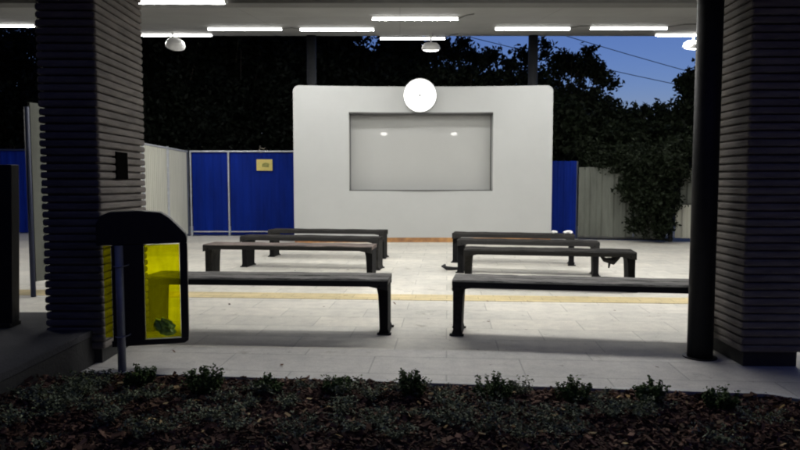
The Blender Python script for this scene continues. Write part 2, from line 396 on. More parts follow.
# ------------------------------------------------------------------ small box shrubs along the kerb
def shrub(px, py, wpx, hpx, label, seed):
    g = G(px, py, -0.022); s = FPX / g.y; r = wpx / s / 2 * 1.15; h = hpx / s * 1.1
    q = np.random.default_rng(seed); rr = random.Random(seed)
    root = empty('box_shrub', g)
    tag(root, label, 'shrub', 'small box shrubs along the kerb of the planting bed')
    st = MB(); C = []
    for k in range(rr.randint(26, 34)):
        a = rr.uniform(0, 6.28); d = r * math.sqrt(rr.random()); hh = h * rr.uniform(0.55, 1.05) * (1 - 0.25 * d / r)
        p0 = Vector((math.cos(a) * d * .25, math.sin(a) * d * .25, 0)); p1 = Vector((math.cos(a) * d * .8, math.sin(a) * d * .8, hh * .5)); p2 = Vector((math.cos(a) * d * 1.05, math.sin(a) * d * 1.05, hh))
        st.tube([p0, p1, p2], [0.003, 0.002, 0.001], 5)
        m = 22; tt = np.linspace(0.15, 1.0, m)
        for t_ in tt:
            p = p0.lerp(p1, t_ * 2) if t_ < .5 else p1.lerp(p2, t_ * 2 - 1)
            for _ in range(3): C.append((p.x + q.normal(0, .007), p.y + q.normal(0, .007), p.z + q.normal(0, .006)))
    C = np.array(C)
    V = rot_quads(C, q.uniform(.006, .011, len(C)), q.uniform(.004, .006, len(C)), 0.9, q)
    quads_mesh('foliage', V, M['leaf_box'], root, np.clip(q.beta(1.6, 2.5, len(C)), 0, 1))
    st.build('stems', M['bark'], root)
shrub(141, 388, 26, 24, 'small dark box shrub beside the foot of the litter bin pole', 11)
shrub(205, 394, 36, 30, 'bushy box shrub just right of the yellow litter bin', 12)
shrub(269, 395, 24, 20, 'low box shrub in front of the middle of the near left bench', 21)
shrub(337, 397, 24, 22, 'small low box shrub in front of the right part of the near left bench', 13)
shrub(411, 400, 26, 34, 'tall spiky box shrub in front of the gap between the benches', 14)
shrub(495, 402, 36, 28, 'wide box shrub in front of the near right bench end', 15)
shrub(573, 405, 32, 27, 'rounded box shrub in front of the middle of the near right bench', 16)
shrub(650, 406, 28, 28, 'upright box shrub left of the round black column', 17)
shrub(720, 412, 32, 25, 'loose box shrub in front of the round black column and ridged pillar', 18)

# litter in the bed
g = G(192, 406, -0.03)
o = MB().box(-.014, .014, -.004, .004, 0, .034, .002, Matrix.Rotation(R(18), 3, 'Y')).build('paper_scrap', mat('tan_card', (0.55, 0.42, 0.2), 0.7, 0.1, 30)); o.location = g
tag(o, 'small tan card scrap standing in the planting bed', 'litter')
g = G(691, 446, -0.02)
o = MB().tube([(0, 0, 0), (-.012, .015, .03)], 0.004, 8).build('white_stick', M['paper']); o.location = g
tag(o, 'tiny white stick lying in the bark chips', 'litter')

# ------------------------------------------------------------------ raised platform on the left
root = empty('raised_platform', (-5, 3, 0))
tag(root, 'low dark concrete platform under the left ridged pillar', 'platform')
def atp(o, root):
    o.matrix_parent_inverse = Matrix.Translation(-Vector(root.location)); return o
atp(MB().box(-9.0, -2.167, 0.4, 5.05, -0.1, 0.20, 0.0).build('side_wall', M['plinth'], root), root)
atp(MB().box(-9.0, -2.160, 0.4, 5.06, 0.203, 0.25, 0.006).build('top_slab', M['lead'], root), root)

# ------------------------------------------------------------------ ridged pillars
def ridged(x0, x1, y0, y1, z0, z1, pitch=0.0545, seed=1):
    rr = random.Random(seed); bm = bmesh.new(); rings = []
    prof = [(0.0, -0.022), (0.13, -0.022), (0.15, 0.0), (0.30, 0.005), (0.70, 0.0055), (0.93, 0.001), (0.97, -0.022)]
    nz = int((z1 - z0) / pitch); rad = 0.02
    for i in range(nz):
        jit = rr.uniform(-.0022, .0022); jz = rr.uniform(-.001, .001)
        for f, o in prof:
            z = z0 + (i + f) * pitch + jz; oo = o + (jit if o > 0 else 0)
            X0, X1, Y0, Y1 = x0 - oo, x1 + oo, y0 - oo, y1 + oo
            ring = []
            for cx, cy, a0 in ((X1 - rad, Y0 + rad, -90), (X1 - rad, Y1 - rad, 0), (X0 + rad, Y1 - rad, 90), (X0 + rad, Y0 + rad, 180)):
                for a in (0, 30, 60, 90):
                    ring.append(bm.verts.new((cx + rad * math.cos(R(a0 + a)), cy + rad * math.sin(R(a0 + a)), z)))
            rings.append(ring)
    for a, b in zip(rings, rings[1:]):
        for k in range(16): bm.faces.new((a[k], a[(k + 1) % 16], b[(k + 1) % 16], b[k]))
    bm.faces.new(rings[0][::-1]); bm.faces.new(rings[-1])
    m = MB(); m.bm.free(); m.bm = bm; return m
def pillar(cx, cy, wx, wy, label, seed, rz=0.0, ztop=4.0):
    root = empty('ridged_pillar', (cx, cy, 0), rz)
    tag(root, label, 'pillar', 'ridged pillars carrying the canopy')
    ridged(-wx / 2, wx / 2, -wy / 2, wy / 2, 0.105, ztop, seed=seed).build('ridged_shaft', M['ridge'], root)
    MB().box(-wx / 2 + .03, wx / 2 - .03, -wy / 2 + .03, wy / 2 - .03, 0.004, 0.115, .004).build('plinth', M['plinth'], root)
    return root
PLX = -2.09
lp = pillar(PLX - 0.2, 4.86, 0.40, 0.84, 'ridged grey pillar on the left, standing in the low platform', 1, R(1.0), 2.945)
sbx = MB().box(-.035, .002, -.10, .10, -.10, .10, .004).build('socket_recess', mat('socket_black', (0.004, 0.004, 0.004), 1.0, spec=0.0), lp)
sbx.location = (0.2 + 0.014, 4.80 - 4.86, 1.41)
rpil = pillar(2.37 + 0.215, 4.36 + 0.4, 0.43, 0.80, 'ridged grey pillar on the right, behind the round black column', 2, R(-1.0), 2.945)

# round column in front of the right pillar
g = G(705.5, 361)
root = empty('round_column', (g.x, g.y + 0.09, 0))
tag(root, 'slim round black column standing beside the right ridged pillar', 'column')
MB().tube([(0, 0, 0.01), (0, 0, 2.945)], 0.088, 32).build('shaft', M['column'], root, True)
MB().tube([(0, 0, 0.0045), (0, 0, 0.012)], 0.118, 32).build('base_flange', M['blackm'], root)
g0 = root.location

# dark tapered post at the left edge
g = G(9.5, 326, 0.25)
root = empty('tapered_post', g)
tag(root, 'black tapered post standing on the platform at the left edge', 'post')
MB().prism([(-.045, .02), (.045, .02), (.075, 0.80), (.085, 1.16), (-.085, 1.16), (-.070, 0.80)], -.05, .05, .006).build('shaft', M['blackm'], root)
MB().box(-.085, .045, -.07, .07, 0.0, .03, .004).build('foot', M['blackm'], root)

# information board half hidden by the left pillar
g = G(33.5, 297)
root = empty('notice_board', g, R(70))
tag(root, 'tall pale board with a blue post, behind the left ridged pillar', 'notice board')
MB().tube([(0, 0, 0.004), (0, 0, 2.12)], 0.027, 12).build('post', M['bluepost'], root, True)
MB().tube([(.95, 0, 0.004), (.95, 0, 2.12)], 0.027, 12).build('post', M['bluepost'], root, True)
MB().box(.03, .92, -.015, .015, .17, 2.17, .004).build('panel', M['pale'], root)

# ------------------------------------------------------------------ litter bin
g = G(122.5, 379, -0.05)
BX, BY = g.x, g.y; S = FPX / BY
root = empty('litter_bin', (BX, BY, -0.06), R(17))
tag(root, 'black litter bin on a steel pole with see-through yellow sides', 'litter bin')
def bx(px): return (px - 122.5) / S
def bzz(py): return (HZ - py) / S + H + 0.06
MB().tube([(0, 0, 0), (0, 0, bzz(246))], 0.027, 20).build('pole', mat('grey_steel_pole', (0.30, 0.32, 0.35), 0.45, 0.15, 10, metal=0.3), root, True)
hood = [(bx(101), bzz(246)), (bx(101), bzz(224)), (bx(105), bzz(216)), (bx(114), bzz(212)), (bx(140), bzz(211)), (bx(162), bzz(213)), (bx(171), bzz(219)), (bx(186), bzz(235)), (bx(187.5), bzz(240)), (bx(187.5), bzz(245))]
MB().prism(hood, 0.035, 0.17, 0.006).build('hood', M['blackp'], root)
fr = MB()
fr.box(bx(180), bx(187.5), .035, .17, bzz(345), bzz(245.3), .004)
fr.prism([(bx(113), bzz(344)), (bx(187.5), bzz(345)), (bx(187), bzz(348)), (bx(183), bzz(350.5)), (bx(113), bzz(350))], .035, .17, .003)
fr.build('frame', M['blackp'], root)
MB().box(bx(114.5), bx(145), .035, .12, bzz(344), bzz(246.3), .004).build('spine', M['blackp'], root)
yb = MB()
yb.box(bx(145.4), bx(179.6), .045, .050, bzz(343.7), bzz(246.3))
yb.build('side_window', M['yellow'], root)
MB().box(bx(107), bx(114), .045, .050, bzz(340), bzz(246.3)).build('side_window', M['yellow'], root)
for z in (266.5, 338):
    MB().tube([(-.035, -.005, bzz(z)), (-.02, -.033, bzz(z)), (.02, -.033, bzz(z)), (.05, .01, bzz(z) + .003), (.055, .036, bzz(z) + .003)], 0.0045, 8).build('clamp', mat('bright_clamp', (0.35, 0.37, 0.45), 0.3, metal=0.6), root)
# rubbish inside
rub = bmesh.new(); bmesh.ops.create_icosphere(rub, subdivisions=3, radius=1)
rr = random.Random(3)
for v in rub.verts:
    v.co = Vector((v.co.x * .07, v.co.y * .04, v.co.z * .055)) * (1 + rr.uniform(-.22, .22)); v.co.z -= v.co.x * .25
m_ = MB(); m_.bm.free(); m_.bm = rub
o = m_.build('rubbish', M['green_rub']); o.location = (BX + bx(161), BY + .11, bzz(332) - 0.06)
tag(o, 'crumpled green rubbish at the bottom of the yellow litter bin', 'litter')

# ------------------------------------------------------------------ benches
def make_bench(label, A, B, zt, seed, dep=0.40, wood='wood'):
    """A, B: front corners of the seat (x,y); zt: seat height"""
    rr = random.Random(seed)
    A = Vector((A[0], A[1], 0)); B = Vector((B[0], B[1], 0)); Lg = (B - A).length; an = math.atan2(B.y - A.y, B.x - A.x)
    root = empty('bench', A, an)
    tag(root, label, 'bench', 'backless benches in two columns facing the white wall')
    t = 0.045
    # seat: two slightly uneven planks
    w1 = dep * rr.uniform(.47, .53)
    for (y0, y1, dz) in ((0, w1 - .006, 0), (w1 + .006, dep, rr.uniform(-.006, .001))):
        b = bmesh.new(); n = 26; rows = []
        for i in range(n + 1):
            xx = Lg * i / n; e1 = rr.uniform(-.004, .004); e2 = rr.uniform(-.004, .004); ez = rr.uniform(-.0015, .0015) + 0.002 * math.sin(i * .9 + seed)
            if rr.random() < .08: e1 += .012
            rows.append([b.verts.new(p) for p in ((xx, y0 + e1, zt - t + dz), (xx, y0 + e1 - .001, zt + dz + ez - .008), (xx, y0 + e1 + .008, zt + dz + ez), (xx, y1 + e2 - .008, zt + dz + ez), (xx, y1 + e2, zt + dz + ez - .008), (xx, y1 + e2, zt - t + dz))])
        for p, q in zip(rows, rows[1:]):
            for k in range(6): b.faces.new((p[k], p[(k + 1) % 6], q[(k + 1) % 6], q[k]))
        b.faces.new(rows[0]); b.faces.new(rows[-1][::-1])
        mm = MB(); mm.bm.free(); mm.bm = b; mm.build('seat_plank', M[wood], root)
    # front and rear aprons with small brackets to the legs
    ap = 0.014
    poly = [(.03, zt - t - .001), (Lg - .03, zt - t - .001), (Lg - .03, zt - t - ap - .03), (Lg - .16, zt - t - ap), (.16, zt - t - ap), (.03, zt - t - ap - .03)]
    poly = [(.004, zt - .010), (Lg - .004, zt - .010)] + [(Lg - .004, poly[2][1])] + poly[3:5] + [(.004, poly[5][1])]
    for y in (-.024, dep + .002):
        MB().prism(poly, y, y + .022).build('apron', M['wood_shaded'], root)  # front apron covers the plank edge with its painted-in shade
    for bxx in (.07, Lg - .07):
        MB().tube([(bxx, -.030, zt - t - .008), (bxx, -.0235, zt - t - .008)], .008, 8).build('bolt', M['iron'], root)
    # cast legs: slab legs that narrow towards the foot and end in a small flared foot
    for sgn, xo in ((1, 0.0), (-1, Lg)):
        m = MB(); zz = zt - t - .002
        x = lambda v: xo + sgn * v
        pl = [(x(.005), zz), (x(.122), zz), (x(.100), zz - .035), (x(.088), zz - .09), (x(.080), zz * .45), (x(.076), .05), (x(.083), .025), (x(.083), .004), (x(-.006), .004), (x(-.006), .02), (x(.006), .05), (x(.005), .2)]
        m.prism(pl, .045, dep - .045, .004)
        m.box(min(x(-.022), x(.097)), max(x(-.022), x(.097)), .03, .075, .004, .018, .003)
        m.box(min(x(-.022), x(.097)), max(x(-.022), x(.097)), dep - .075, dep - .03, .004, .018, .003)
        m.build('leg', M['wiron' if rr.random() < .5 else 'iron'], root)
    return root
ZB = 0.48
# (name, left px, right px, y of the seat's front edge at left and right)
def bench_px(label, lx, ly, rx, ry, seed, length=None, frm='r', **kw):
    A = G(lx, ly, ZB); B = G(rx, ry, ZB)
    return make_bench(label, A.xy, B.xy, ZB, seed, **kw), A, B
bl = []
bl.append(bench_px('nearest bench of the left column, its left end behind the litter bin', 141, 277, 388, 279.5, 1))
bl.append(bench_px('second nearest bench of the left column, with a worn reddish top', 203, 244.5, 372, 246.5, 2, wood='wood_worn'))
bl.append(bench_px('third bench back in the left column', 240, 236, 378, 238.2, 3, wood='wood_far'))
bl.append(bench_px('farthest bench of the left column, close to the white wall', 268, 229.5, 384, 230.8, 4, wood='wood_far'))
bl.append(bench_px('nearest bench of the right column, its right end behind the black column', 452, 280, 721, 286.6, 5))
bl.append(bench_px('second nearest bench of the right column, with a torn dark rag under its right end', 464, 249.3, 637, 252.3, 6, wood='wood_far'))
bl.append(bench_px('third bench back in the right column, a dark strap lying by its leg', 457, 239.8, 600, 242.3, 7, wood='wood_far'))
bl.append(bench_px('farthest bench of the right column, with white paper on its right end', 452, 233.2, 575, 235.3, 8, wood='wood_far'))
# torn rag hanging under the second right bench
_, A, B = bl[5]
rg = MB()
q = B.lerp(A, 0.16)
rg.tube([(q.x + .15, q.y + .1, ZB - .06), (q.x + .08, q.y + .08, ZB - .12), (q.x - .02, q.y + .07, ZB - .10), (q.x - .06, q.y + .08, ZB - .055)], [.035, .045, .028, .015], 9)
rg.tube([(q.x + .04, q.y + .07, ZB - .14), (q.x + .03, q.y + .065, ZB - .2)], [.018, .008], 7)
tag(rg.build('torn_rag', M['rag'], None, True), 'torn dark rag hanging under the right end of a bench', 'rag')
# dark strap on the ground
g = G(459, 270)
st = MB().tube([(g.x + .02, g.y + .05, .02), (g.x - .08, g.y, .02), (g.x - .18, g.y - .02, .03), (g.x - .24, g.y, .06), (g.x - .20, g.y + .03, .075)], [.02, .028, .03, .025, .015], 9)
tag(st.build('dark_strap', M['rag'], None, True), 'curled dark strap lying on the paving by a right bench leg', 'strap')
# white paper on the far right bench
_, A, B = bl[7]
for i, (f, s) in enumerate(((0.0, 1.0), (-0.13, .75))):
    q = A.lerp(B, 0.97 - f)
    b = bmesh.new(); bmesh.ops.create_icosphere(b, subdivisions=2, radius=.047 * s)
    rr = random.Random(i)
    for v in b.verts: v.co = Vector((v.co.x * 1.5, v.co.y, v.co.z * .7)) * rr.uniform(.75, 1.15)
    mm = MB(); mm.bm.free(); mm.bm = b
    if i == 1: q = A.lerp(B, 0.86)
    o = mm.build('crumpled_paper', M['paper']); o.location = (q.x, q.y + .2, ZB + .03)
    tag(o, ('larger white paper ball at the very end of the far right bench', 'smaller white paper ball left of the larger one on the far bench')[i], 'paper', 'white paper on the farthest right bench')

# ------------------------------------------------------------------ white display wall with clock
WY = 13.62
wl, wr = D(294.5, 243, WY).x, D(551, 243, WY).x
wc = (wl + wr) / 2; hw = (wr - wl) / 2
WT = D(420, 86, WY + .12).z
SAG = 0.20
def bend(x): return SAG * (1 - (x / hw) ** 2)
root = empty('display_wall', (wc, WY, 0))
tag(root, 'free-standing white wall with rounded top corners and a glazed recess', 'wall')
rx0, rx1 = D(348.5, 150, WY).x - wc, D(494, 150, WY).x - wc
rz0, rz1 = D(420, 191, WY).z, D(420, 111.5, WY).z
xs = sorted(set([round(v, 4) for v in np.linspace(-hw, hw, 41)] + [round(-hw + .13 * (1 - math.cos(R(a))), 4) for a in range(0, 91, 15)] + [round(hw - .13 * (1 - math.cos(R(a))), 4) for a in range(0, 91, 15)] + [rx0, rx1]))
zs = [0.10, rz0, rz1, WT]
TH = 0.38
def topz(x):
    e = hw - abs(x); r = .13
    return WT - (r - math.sqrt(max(0, r * r - (r - e) ** 2)) if e < r else 0)
bm = bmesh.new(); vc = {}
def vv(i, j, s):
    k = (i, j, s)
    if k not in vc:
        x = xs[i]; z = zs[j] if j < 3 else topz(x)
        vc[k] = bm.verts.new((x, bend(x) + (TH if s else 0), z))
    return vc[k]
cells = {(i, j) for i in range(len(xs) - 1) for j in range(3) if not (j == 1 and xs[i] >= rx0 - 1e-6 and xs[i + 1] <= rx1 + 1e-6)}
for (i, j) in cells:
    bm.faces.new((vv(i, j, 0), vv(i + 1, j, 0), vv(i + 1, j + 1, 0), vv(i, j + 1, 0)))
    bm.faces.new((vv(i, j, 1), vv(i, j + 1, 1), vv(i + 1, j + 1, 1), vv(i + 1, j, 1)))
    for (di, dj, e) in ((-1, 0, ((i, j), (i, j + 1))), (1, 0, ((i + 1, j), (i + 1, j + 1))), (0, -1, ((i, j), (i + 1, j))), (0, 1, ((i, j + 1), (i + 1, j + 1)))):
        if (i + di, j + dj) not in cells:
            (a0, b0), (a1, b1) = e
            bm.faces.new((vv(a0, b0, 0), vv(a1, b1, 0), vv(a1, b1, 1), vv(a0, b0, 1)))
m_ = MB(); m_.bm.free(); m_.bm = bm; m_.build('wall_slab', M['wall'], root)
MB().box(rx0 - .05, rx1 + .05, SAG + .26, SAG + .30, rz0 - .05 + .05, rz1).build('glazed_board', M['board'], root)
fr = MB()
fr.box(rx0, rx1, SAG - .02, SAG + .259, rz1 - .03, rz1 - .002)
fr.box(rx0, rx1, SAG - .02, SAG + .259, rz0 + .002, rz0 + .02)
fr.box(rx0 + .001, rx0 + .014, SAG + .19, SAG + .259, rz0 + .022, rz1 - .032)
fr.box(rx1 - .016, rx1 - .001, SAG + .19, SAG + .259, rz0 + .022, rz1 - .032)
fr.build('recess_trim', M['edge'], root)
pb = bmesh.new(); rows = []
for x in np.linspace(-hw + .01, hw - .01, 30):
    rows.append([pb.verts.new((x, bend(x) - .012, .0)), pb.verts.new((x, bend(x) - .012, .097)), pb.verts.new((x, bend(x) + TH - .02, .097)), pb.verts.new((x, bend(x) + TH - .02, 0))])
for p, q in zip(rows, rows[1:]):
    for k in range(4): pb.faces.new((p[k], p[(k + 1) % 4], q[(k + 1) % 4], q[k]))
pb.faces.new(rows[0]); pb.faces.new(rows[-1][::-1])
m_ = MB(); m_.bm.free(); m_.bm = pb; m_.build('plinth', M['rust'], root)
# clock
ck = D(420, 95.3, WY + .07)
root = empty('wall_clock', (ck.x, WY + SAG - .004, ck.z))
tag(root, 'round glowing white clock fixed at the top of the white wall', 'clock')
cr = 0.345
MB().tube([(0, 0.0, 0), (0, -.10, 0)], cr - .01, 48).build('case', M['whitem'], root, True)
MB().tube([(0, -.101, 0), (0, -.118, 0)], cr, 56).build('dial', M['clock'], root)
bz_ = bmesh.new(); NN = 64
rg_ = [[bz_.verts.new(((cr + .004 + .012 * math.cos(b * math.pi / 4)) * math.cos(a * 2 * math.pi / NN), -.108 + .014 * math.sin(b * math.pi / 4), (cr + .004 + .012 * math.cos(b * math.pi / 4)) * math.sin(a * 2 * math.pi / NN))) for b in range(8)] for a in range(NN)]
for a in range(NN):
    for b in range(8): bz_.faces.new((rg_[a][b], rg_[a][(b + 1) % 8], rg_[(a + 1) % NN][(b + 1) % 8], rg_[(a + 1) % NN][b]))
m_ = MB(); m_.bm.free(); m_.bm = bz_; m_.build('bezel', mat('bezel_grey', (0.5, 0.5, 0.5), 0.4), root, True)
MB().tube([(0, -.119, 0), (0, -.128, 0)], .022, 16).build('hub', mat('clock_hub', (0.05, 0.04, 0.03), 0.6), root)

# ------------------------------------------------------------------ canopy roof
def roofz(y): return 3.96 + 0.14 * (y - 10.4)
Y0, Y1 = 3.6, 14.3
root = empty('canopy', (0, 9, 3.9))
tag(root, 'wide pale grey canopy roof over the benches', 'canopy roof')
pts = [(-13, Y0), (13, Y0), (13, Y1 + .15), (-5.4, Y1), (-5.9, Y1 - .9), (-8.0, 11.7), (-13, 11.2)]
cb = bmesh.new()
lo_ = [cb.verts.new((x, y, roofz(y))) for x, y in pts]
hi_ = [cb.verts.new((x, y, roofz(y) + .04)) for x, y in pts]
cb.faces.new(lo_); cb.faces.new(hi_)
for i in range(len(pts)): cb.faces.new((lo_[i], lo_[(i + 1) % len(pts)], hi_[(i + 1) % len(pts)], hi_[i]))
m_ = MB(); m_.bm.free(); m_.bm = cb; atp(m_.build('ceiling', M['ceiling'], root), root)
cb = bmesh.new()
lo_ = [cb.verts.new((x * 1.005, y + (.02 if y > 9 else -.02), roofz(y) + .043)) for x, y in pts]
hi_ = [cb.verts.new((x * 1.005, y + (.02 if y > 9 else -.02), roofz(y) + .30)) for x, y in pts]
cb.faces.new(lo_); cb.faces.new(hi_)
for i in range(len(pts)): cb.faces.new((lo_[i], lo_[(i + 1) % len(pts)], hi_[(i + 1) % len(pts)], hi_[i]))
m_ = MB(); m_.bm.free(); m_.bm = cb; atp(m_.build('roof_slab', M['fascia'], root), root)
yb_ = 8.75
atp(MB().box(-12, 12, yb_, yb_ + .22, D(400, 3.2, yb_).z, roofz(yb_) - .002, .004).build('cross_beam', M['beam'], root), root)
# near beam resting on the ridged pillars (above the frame)
atp(MB().box(-12, 12, 4.5, 4.85, 2.95, roofz(4.5) - .002).build('cross_beam', M['beam'], root), root)

# rear columns
for px, lab in ((311.5, 'dark slender column rising behind the left part of the white wall'), (533, 'dark slender column rising behind the right part of the white wall')):
    g = D(px, 60, 14.19)
    c_ = MB().tube([(0, 0, 0.004), (0, 0, roofz(14.19) - .004)], .105, 20).build('rear_column', M['column'], None, True)
    c_.location = (g.x, 14.19, 0)
    tag(c_, lab, 'column', 'slender columns behind the white wall')

# ------------------------------------------------------------------ tube lights
def fix_tube(name, px0, px1, py, label, ov=None):
    # find the distance at which the ceiling shows at this row
    Y = 9.0
    for _ in range(60): Y = Y + (( roofz(Y) - .06) - D(400, py, Y).z) * 6
    a = D(px0, py, Y); b = D(px1, py, Y); L = b.x - a.x
    root = empty('tube_light', ((a.x + b.x) / 2, Y, roofz(Y) - .004))
    root.rotation_euler = (math.atan(0.14), 0, 0)
    tag(root, label, 'ceiling light', 'tube lights under the canopy')
    MB().box(-L / 2, L / 2, -.03, .03, -.018, 0, .003).build('housing', M['whitem'], root)
    df = MB().box(-L / 2 + .008, L / 2 - .008, -.031, .031, -.054, -.019, .003).build('diffuser', M['tubeside'], root)
    df.data.materials.append(M['tube_rear' if py > 25 else 'tube'])               # the light leaves mostly through the bottom of the diffuser
    for f in df.data.polygons:
        if f.normal.z < -.9: f.material_index = 1
    for s_ in (-1, 1):
        e = MB().box(s_ * (L / 2 + .001) - .007, s_ * (L / 2 + .001) + .007, -.034, .034, -.057, 0, .003); e.build('end_cap', M['whitem'], root)
    return root, Y
TL = [
 (119, 225, 3.5, 'biggest lit tube light, at the top edge right of the left pillar'),
 (-40, 35, 27, 'lit tube light left of the left ridged pillar'),
 (134, 212, 36, 'lit tube light just right of the left pillar, above a round lamp'),
 (208, 282, 30, 'lit tube light above the blue fence'),
 (300, 374, 30.5, 'lit tube light above the left corner of the white wall'),
 (372, 458, 20, 'lit tube light highest above the clock'),
 (380, 445, 39.3, 'lit tube light directly above the clock, beside a small round lamp'),
 (495, 570, 29.7, 'lit tube light above the right corner of the white wall'),
 (590, 667, 29.2, 'lit tube light above the open evening sky'),
 (655, 722, 36.0, 'lit tube light running behind the round black column'),
]
tl = [fix_tube('tube', *t) for t in TL]
for px0, px1, lab in ((745, 850, 'unseen tube light added behind the right ridged pillar'), (-230, -110, 'unseen tube light added far left of the left ridged pillar')):
    fix_tube('tube', px0, px1, 3.5, lab)  # unseen side tubes added to soften the bench shadows
for i, px in enumerate((330, 450, 575, 700)):      # the row just above the frame
    fix_tube('tube', px, px + 98, -10, 'lit tube light above the frame, ' + ('left of the clock', 'above the clock', 'right of the clock', 'near the round black column')[i])
# small junction cables on the ceiling between tubes
jb = empty('ceiling_cable', (0, 12, 4.2))
tag(jb, 'thin grey cable runs between the tube lights on the ceiling', 'cable')
for (p0, p1, py0, py1) in ((282, 300, 29, 29), (458, 474, 19, 14), (445, 458, 38, 34), (570, 590, 28, 26), (667, 700, 27, 24)):
    pp = []
    for px, py in ((p0, py0), ((p0 + p1) / 2, (py0 + py1) / 2 - 1), (p1, py1)):
        Y = 9.0
        for _ in range(60): Y = Y + ((roofz(Y) - .012) - D(400, py, Y).z) * 6
        pp.append(D(px, py, Y))
    atp(MB().tube(pp, .009, 6).build('cable_run', M['beam'], jb), jb)

# round hanging lamps: three at the rear edge, two at the front edge (above the frame, mirrored in the glazed board)
def round_lamp(p, lab, tip, ax=0.0, sc=1.0):
    root = empty('round_lamp', p)
    tag(root, lab, 'hanging lamp', 'round lamps hung from the canopy')
    rz_ = (roofz(p.y) - p.z) / sc; root.scale = (sc, sc, sc)
    MB().tube([(ax, 0, .03), (ax * 1.2, 0, rz_ - .002)], .02, 8).build('arm', M['whitem'], root)
    hd = MB().tube([(0, 0, .085), (0, 0, .075), (0, 0, .03), (0, 0, -.03), (0, 0, -.065)], [.03, .12, .175, .20, .195], 28).build('shade', M['whitem'], root, False); hd.rotation_euler = tip
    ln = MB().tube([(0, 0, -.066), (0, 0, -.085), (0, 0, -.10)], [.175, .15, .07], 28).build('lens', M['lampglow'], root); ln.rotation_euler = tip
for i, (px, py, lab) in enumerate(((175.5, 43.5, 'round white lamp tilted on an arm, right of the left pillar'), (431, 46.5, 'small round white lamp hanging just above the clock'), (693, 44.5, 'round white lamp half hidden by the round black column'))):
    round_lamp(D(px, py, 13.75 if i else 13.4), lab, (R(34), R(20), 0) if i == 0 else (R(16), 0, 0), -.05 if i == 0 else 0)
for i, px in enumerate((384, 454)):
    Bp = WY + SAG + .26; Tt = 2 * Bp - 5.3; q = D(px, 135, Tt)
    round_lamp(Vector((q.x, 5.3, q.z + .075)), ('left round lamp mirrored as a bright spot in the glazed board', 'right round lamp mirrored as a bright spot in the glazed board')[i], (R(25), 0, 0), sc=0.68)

# ------------------------------------------------------------------ sheet fences
def sheet(name, A, B, z0, z1, m, parent, pitch=0.16, dep=0.014, lean=0):
    """corrugated sheet from A to B with trapezoid ribs"""
    A = Vector((*A, 0)); B = Vector((*B, 0)); L = (B - A).length; d = (B - A) / L; nn = Vector((d.y, -d.x, 0))
    bm = bmesh.new(); prev = None; s = 0.0; pr = [(0, 0), (.45, 0), (.58, 1), (.87, 1)]
    pts = []
    k = 0
    while k * pitch < L:
        for f, o in pr:
            t_ = (k + f) * pitch
            if t_ < L: pts.append((t_, o))
        k += 1
    pts.append((L, 0)); lo, hi, lb, hb = [], [], [], []
    for t_, o in pts:
        p = A + d * t_ + nn * (o * dep); b = p - nn * .004
        lo.append(bm.verts.new((p.x, p.y, z0))); hi.append(bm.verts.new((p.x + nn.x * lean, p.y + nn.y * lean, z1)))
        lb.append(bm.verts.new((b.x, b.y, z0))); hb.append(bm.verts.new((b.x + nn.x * lean, b.y + nn.y * lean, z1)))
    for i in range(len(pts) - 1):
        bm.faces.new((lo[i], lo[i + 1], hi[i + 1], hi[i])); bm.faces.new((lb[i + 1], lb[i], hb[i], hb[i + 1]))
        bm.faces.new((hi[i], hi[i + 1], hb[i + 1], hb[i])); bm.faces.new((lo[i + 1], lo[i], lb[i], lb[i + 1]))
    for k in (0, -1): bm.faces.new((lo[k], hi[k], hb[k], lb[k]))
    m_ = MB(); m_.bm.free(); m_.bm = bm
    o = m_.build(name, m, parent); atp(o, parent); return o
def rail(name, A, B, z, r, m, parent):
    return atp(MB().tube([(A[0], A[1], z), (B[0], B[1], z)], r, 8).build(name, m, parent), parent)
def post(A, z, r, m, parent):
    return atp(MB().tube([(A[0], A[1], 0.003), (A[0], A[1], z)], r, 10).build('post', m, parent), parent)
# left white fence
FY = 15.5; FT = D(240, 151.5, FY).z
a = D(100, 140, 10.3).xy; b = (D(187, 150, FY - .05).x, FY - .05)
root = empty('pale_sheet_fence', (b[0], b[1], 0)); tag(root, 'cream sheet metal fence behind the left pillar, running back to the blue fence', 'fence')
a = (-4.86, 10.8)
n_ = 3
for i in range(n_):
    p = Vector(a).lerp(Vector(b), i / n_); q = Vector(a).lerp(Vector(b), (i + 1) / n_ - .012)
    sheet('sheet_panel', p, q, .06, FT - .02, M['cream'], root, .12, .012)
    post(Vector(a).lerp(Vector(b), (i + 1) / n_), FT + .03, .03, M['greypost' if i == 2 else 'galv'], root)
rail('top_rail', a, b, FT - .005, .022, M['galv'], root)
# left blue fence
joints = [D(190.5, 150, FY).x, D(228.5, 150, FY).x, D(297, 150, FY).x, D(297, 150, FY).x + 1.9]
root = empty('blue_sheet_fence', (joints[0], FY, 0)); tag(root, 'blue sheet metal fence with a yellow notice, left of the white wall', 'fence')
for x0, x1 in zip(joints, joints[1:]):
    sheet('sheet_panel', (x0 + .03, FY), (x1 - .03, FY), .03, FT - .03, M['blue'], root, .2, .008)
    rail('top_rail', (x0, FY - .03), (x1, FY - .03), FT, .022, M['galv'], root)
    rail('bottom_rail', (x0, FY - .04), (x1, FY - .04), D(240, 231.5, FY).z, .016, M['galv'], root)
for x0 in joints: post((x0, FY - .035), FT + .02, .022, M['galv'], root)
sg = D(264.5, 165, FY - .05)
nb = empty('notice', sg); tag(nb, 'small yellow notice fixed on the blue sheet fence', 'notice')
MB().box(-.19, .19, -.004, .004, -.135, .135, .002).build('plate', M['yellowsign'], nb)
mk = MB(); mk.prism([(-.06, -.045), (.10, -.055), (.12, .03), (.02, .055), (-.05, .03)], -.0075, -.0045); mk.build('pictogram', M['ink'], nb)
